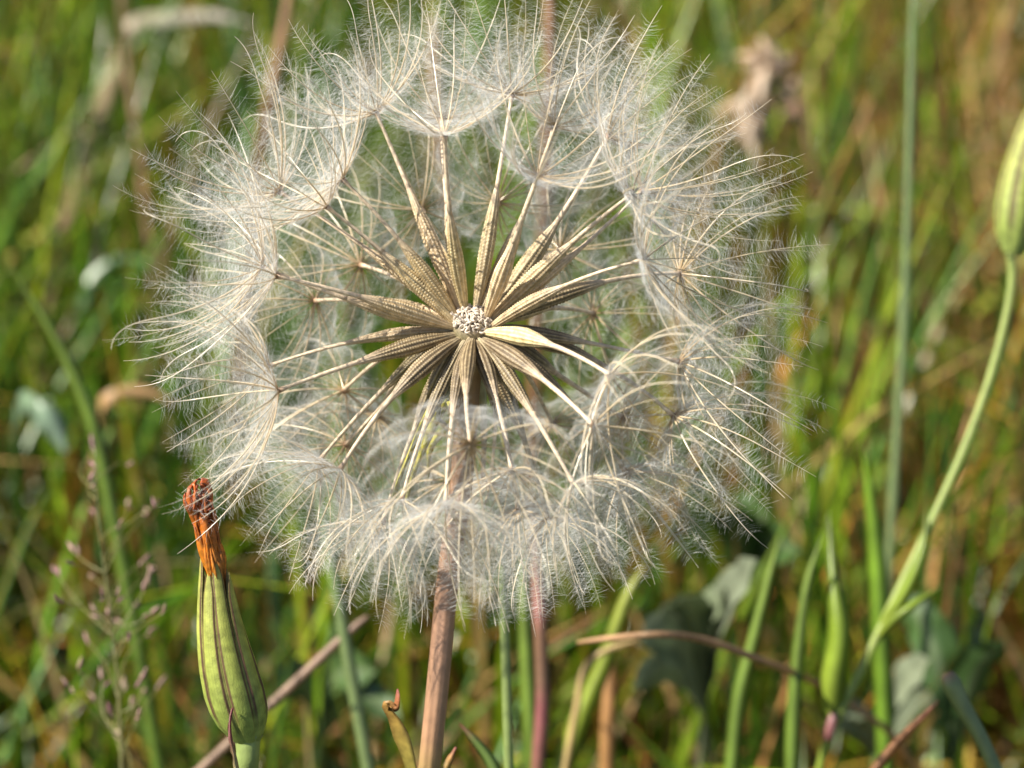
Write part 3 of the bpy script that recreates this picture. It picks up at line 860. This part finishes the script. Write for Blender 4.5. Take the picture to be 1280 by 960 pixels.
single_leaf('grass_plant', 'short green blade with a red tip at the foot of the seed head stem', 'grass blade',
            [(574, 904, .05), (592, 924, .05), (612, 950, .05), (628, 985, .05)], 17, [(0, (0.14, 0.22, 0.04)), (0.8, (0.16, 0.24, 0.06)), (0.95, (0.3, 0.16, 0.1)), (1, (0.36, 0.08, 0.08))])
single_leaf('grass_plant', 'long green blade slanting across the far left grass', 'grass blade',
            [(10, 330, .18), (50, 390, .18), (85, 455, .18), (115, 530, .18), (135, 620, .18)], 18, LG)
single_leaf('withered_plant', 'tan leaf bent over on the left below the fluff', 'dry leaf',
            [(222, 508, .27), (195, 494, .27), (160, 490, .27), (136, 500, .27), (128, 530, .28)], 20, [(0, (0.3, 0.2, 0.08)), (0.5, (0.46, 0.28, 0.13)), (1, (0.36, 0.22, 0.1))], mat=M_DRY, side=UPV)
single_leaf('withered_plant', 'whitish dry leaf lying level behind the upper left fluff', 'dry leaf',
            [(318, 30, .42), (270, 22, .42), (215, 26, .42), (170, 34, .42), (150, 80, .42)], 26, [(0, (0.2, 0.14, 0.06)), (0.5, (0.24, 0.18, 0.09)), (0.68, (0.44, 0.4, 0.3)), (1, (0.52, 0.48, 0.42))], mat=M_DRY, side=UPV)
single_leaf('young_weed', 'short rounded grey-green leaf on the far left', 'leaf',
            [(82, 565, .24), (68, 534, .24), (50, 514, .24), (34, 505, .25), (24, 520, .26), (20, 560, .27)], 36, prof=[0.12, 0.2, 0.9, 1.0, 0.2], stops=[(0, (0.1, 0.16, 0.06)), (0.5, (0.16, 0.24, 0.14)), (1, (0.26, 0.36, 0.26))], side=UPV, tipw=0.3)


# broad-leaved weeds low down on the right
def broadleaf(label, base_px, leaves, c_a, c_b):
    b0 = P(*base_px)
    foot = np.array([b0[0], b0[1], 0.0])
    T = thing('broadleaf_weed', label, 'weed', foot)
    for (tip, wpx, droop, tiltside) in leaves:
        E = P(*tip)
        up = (b0 * 0.5 + E * 0.5) + np.array([0, 0, droop])
        root = foot + rng.normal(0, 0.002, 3) * np.array([1, 1, 0]) + np.array([0, 0, -0.002])
        n, m = 26, 7
        path = smooth_path([root, b0, up, E], n)
        t, a, b = frames(path)
        u = np.linspace(0, 1, n); w = np.linspace(-1, 1, m)
        k = S * (DIST + tip[2]) / DIST
        wid = wpx * k / 2 * np.interp(u, [0, 0.38, 0.5, 0.66, 0.82, 0.94, 1], [0.05, 0.08, 0.55, 1, 0.9, 0.45, 0.03])
        lobes = 1 + 0.10 * np.sin(u * 44) * (u > 0.45)
        side = unit(np.asarray(tiltside) - t * (t @ np.asarray(tiltside))[:, None])
        nn = np.cross(t, side)
        wav = (0.28 * np.abs(w)[None] + 0.16 * np.sin(u * 30)[:, None] * w[None] + 0.10 * np.sin(u * 18 + 2)[:, None] * (w[None] ** 2))
        v = path[:, None] + side[:, None] * (w[None] * (wid * lobes)[:, None])[..., None] + nn[:, None] * (wav * wid[:, None])[..., None]
        mid = np.clip(1 - np.abs(w) * 6, 0, 1)[None, :, None]
        c = np.ones((n, m, 1)) * lerp(c_a, c_b, rng.random()) * rng.uniform(0.85, 1.15)
        c = c * (1 - 0.4 * mid) + np.array((0.30, 0.34, 0.22)) * 0.4 * mid
        i = np.arange(n - 1)[:, None]; j = np.arange(m - 1)[None]
        q = np.stack([i * m + j, i * m + j + 1, (i + 1) * m + j + 1, (i + 1) * m + j], -1).reshape(-1, 4)
        mbl = MB(); mbl.add(v, c, q)
        mbl.add(v - nn[:, None] * 0.0003, c * 1.1, q[:, ::-1])
        mbl.build('leaf', M_GRASS, T)


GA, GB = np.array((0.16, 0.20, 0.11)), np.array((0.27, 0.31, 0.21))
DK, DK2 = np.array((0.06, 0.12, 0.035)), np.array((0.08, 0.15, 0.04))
broadleaf('grey-green weed with broad crinkled leaves below the right fluff', (880, 900, .20),
          [((945, 700, .15), 62, .01, UPV), ((800, 800, .16), 66, .012, UPV), ((850, 745, .17), 70, .01, RIGHT), ((905, 735, .17), 60, .01, UPV), ((790, 860, .15), 50, .01, UPV)], GA, GB)
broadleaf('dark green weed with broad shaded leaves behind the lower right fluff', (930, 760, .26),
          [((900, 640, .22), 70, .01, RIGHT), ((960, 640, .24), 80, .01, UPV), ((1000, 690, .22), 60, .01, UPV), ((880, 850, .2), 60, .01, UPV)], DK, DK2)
broadleaf('pale grey-green weed leaves behind the leafy plant', (1100, 960, .21),
          [((1162, 825, .165), 52, .008, UPV), ((1072, 900, .17), 56, .006, RIGHT), ((1205, 835, .22), 50, .01, UPV), ((1030, 885, .2), 46, .006, UPV)], GA, GB)
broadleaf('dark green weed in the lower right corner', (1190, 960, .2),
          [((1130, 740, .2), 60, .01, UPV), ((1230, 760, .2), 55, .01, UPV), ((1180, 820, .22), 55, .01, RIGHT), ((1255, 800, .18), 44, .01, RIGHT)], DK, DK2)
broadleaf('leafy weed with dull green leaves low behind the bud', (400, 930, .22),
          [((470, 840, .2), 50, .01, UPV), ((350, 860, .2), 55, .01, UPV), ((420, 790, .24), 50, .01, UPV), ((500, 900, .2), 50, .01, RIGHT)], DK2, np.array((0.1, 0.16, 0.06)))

# ------------------------------------------------------------------ flowering grass with pink spikelets, lower left
gb = 0.085
pts = [P(118, 560, gb), P(122, 640, gb), P(132, 720, gb), P(142, 800, gb), P(150, 900, gb), P(152, 960, gb)]
pts += down_to_ground(pts[-1], pts[-2], 0.2)
path = smooth_path(pts, 50)
PAN = thing('flowering_plant', 'airy flowering grass with small pink spikelets beside the bud', 'grass', (path[-1][0], path[-1][1], 0))
m = MB(); tube(m, path, np.linspace(1.2, 3.2, 50) * S, (0.20, 0.19, 0.07), 7); m.build('stem', M_STEM, PAN)


def spikelet(c, d, ln, parent):
    m_ = MB()
    d = unit(d); s1 = unit(np.cross(d, rng.normal(0, 1, 3)))
    pth = np.array([c + d * ln * (q_ - 0.1) + s1 * ln * 0.06 * math.sin(q_ * 3) for q_ in np.linspace(0, 1, 7)])
    tint = lerp((0.36, 0.18, 0.20), (0.46, 0.33, 0.24), rng.random())
    tube(m_, pth, np.array([0.4, 1.2, 1.7, 1.6, 1.2, 0.8, 0.2]) * ln * 0.085, tint * rng.uniform(0.7, 1.15), 6)
    m_.build('spikelet', M_DRY, parent)


sp_px = [(118, 560), (121, 585), (112, 600), (165, 580), (160, 630), (200, 628), (185, 640), (150, 655), (118, 640), (180, 700), (192, 712), (185, 730),
         (90, 705), (70, 715), (75, 753), (112, 720), (148, 745), (172, 752), (205, 765), (188, 768), (186, 790), (150, 775), (135, 770), (120, 765),
         (98, 835), (85, 858), (128, 850), (155, 858), (175, 850), (182, 862), (165, 878), (172, 895), (150, 918), (140, 890), (108, 800), (128, 745), (92, 690), (162, 800), (198, 858), (118, 872)]
for (sx, sy) in sp_px:
    E = P(sx, sy, gb + rng.uniform(-.025, .03))
    k = np.argmin(np.abs((path - E) @ UPV + rng.uniform(0.002, 0.012)))
    k = min(max(k, 1), 44)
    mid = (path[k] + E) / 2 + UPV * rng.uniform(-0.001, 0.002) + RIGHT * rng.normal(0, 0.0012)
    br = smooth_path([path[k], mid, E], 10)
    m = MB(); tube(m, br, np.linspace(1.0, 0.6, 10) * S, (0.24, 0.23, 0.08), 5)
    m.build('branch', M_STEM, PAN)
    dd = unit(E - path[k]) + UPV * 0.3 + rng.normal(0, 0.35, 3)
    spikelet(E, dd, rng.uniform(17, 27) * S, PAN)
    spikelet(E - unit(E - path[k]) * 12 * S, dd + rng.normal(0, 0.5, 3), rng.uniform(14, 20) * S, PAN)

# nodding dry grass head to the right of the fluff
T, hp = stalk('withered_plant', 'pale tan grass head nodding over on a reddish bent stalk right of the fluff', 'dry grass',
              [(940, 150, .36), (944, 112, .36), (962, 80, .36), (985, 112, .36), (1005, 160, .36), (1024, 240, .37)], 9,
              [(0, (0.50, 0.38, 0.26)), (0.4, (0.44, 0.25, 0.16)), (1, (0.30, 0.18, 0.08))], mat=M_DRY)
ht = unit(np.gradient(hp, axis=0))
for k in range(64):
    q_ = rng.integers(0, 24)
    m = MB()
    d = unit(-ht[q_] * 0.8 + rng.normal(0, 0.45, 3) - np.array([0, 0, 0.15]))
    ln = rng.uniform(0.006, 0.014) * (1.0 if q_ < 16 else 0.7)
    pth = np.array([hp[q_] + d * ln * f - np.array([0, 0, 1]) * ln * 0.25 * f * f for f in np.linspace(0, 1, 7)])
    tube(m, pth, np.array([0.3, 1.2, 1.6, 1.5, 1.1, 0.7, 0.15]) * ln * 0.085, lerp((0.40, 0.26, 0.16), (0.60, 0.48, 0.36), rng.random()), 5)
    m.build('spikelet', M_DRY, T)
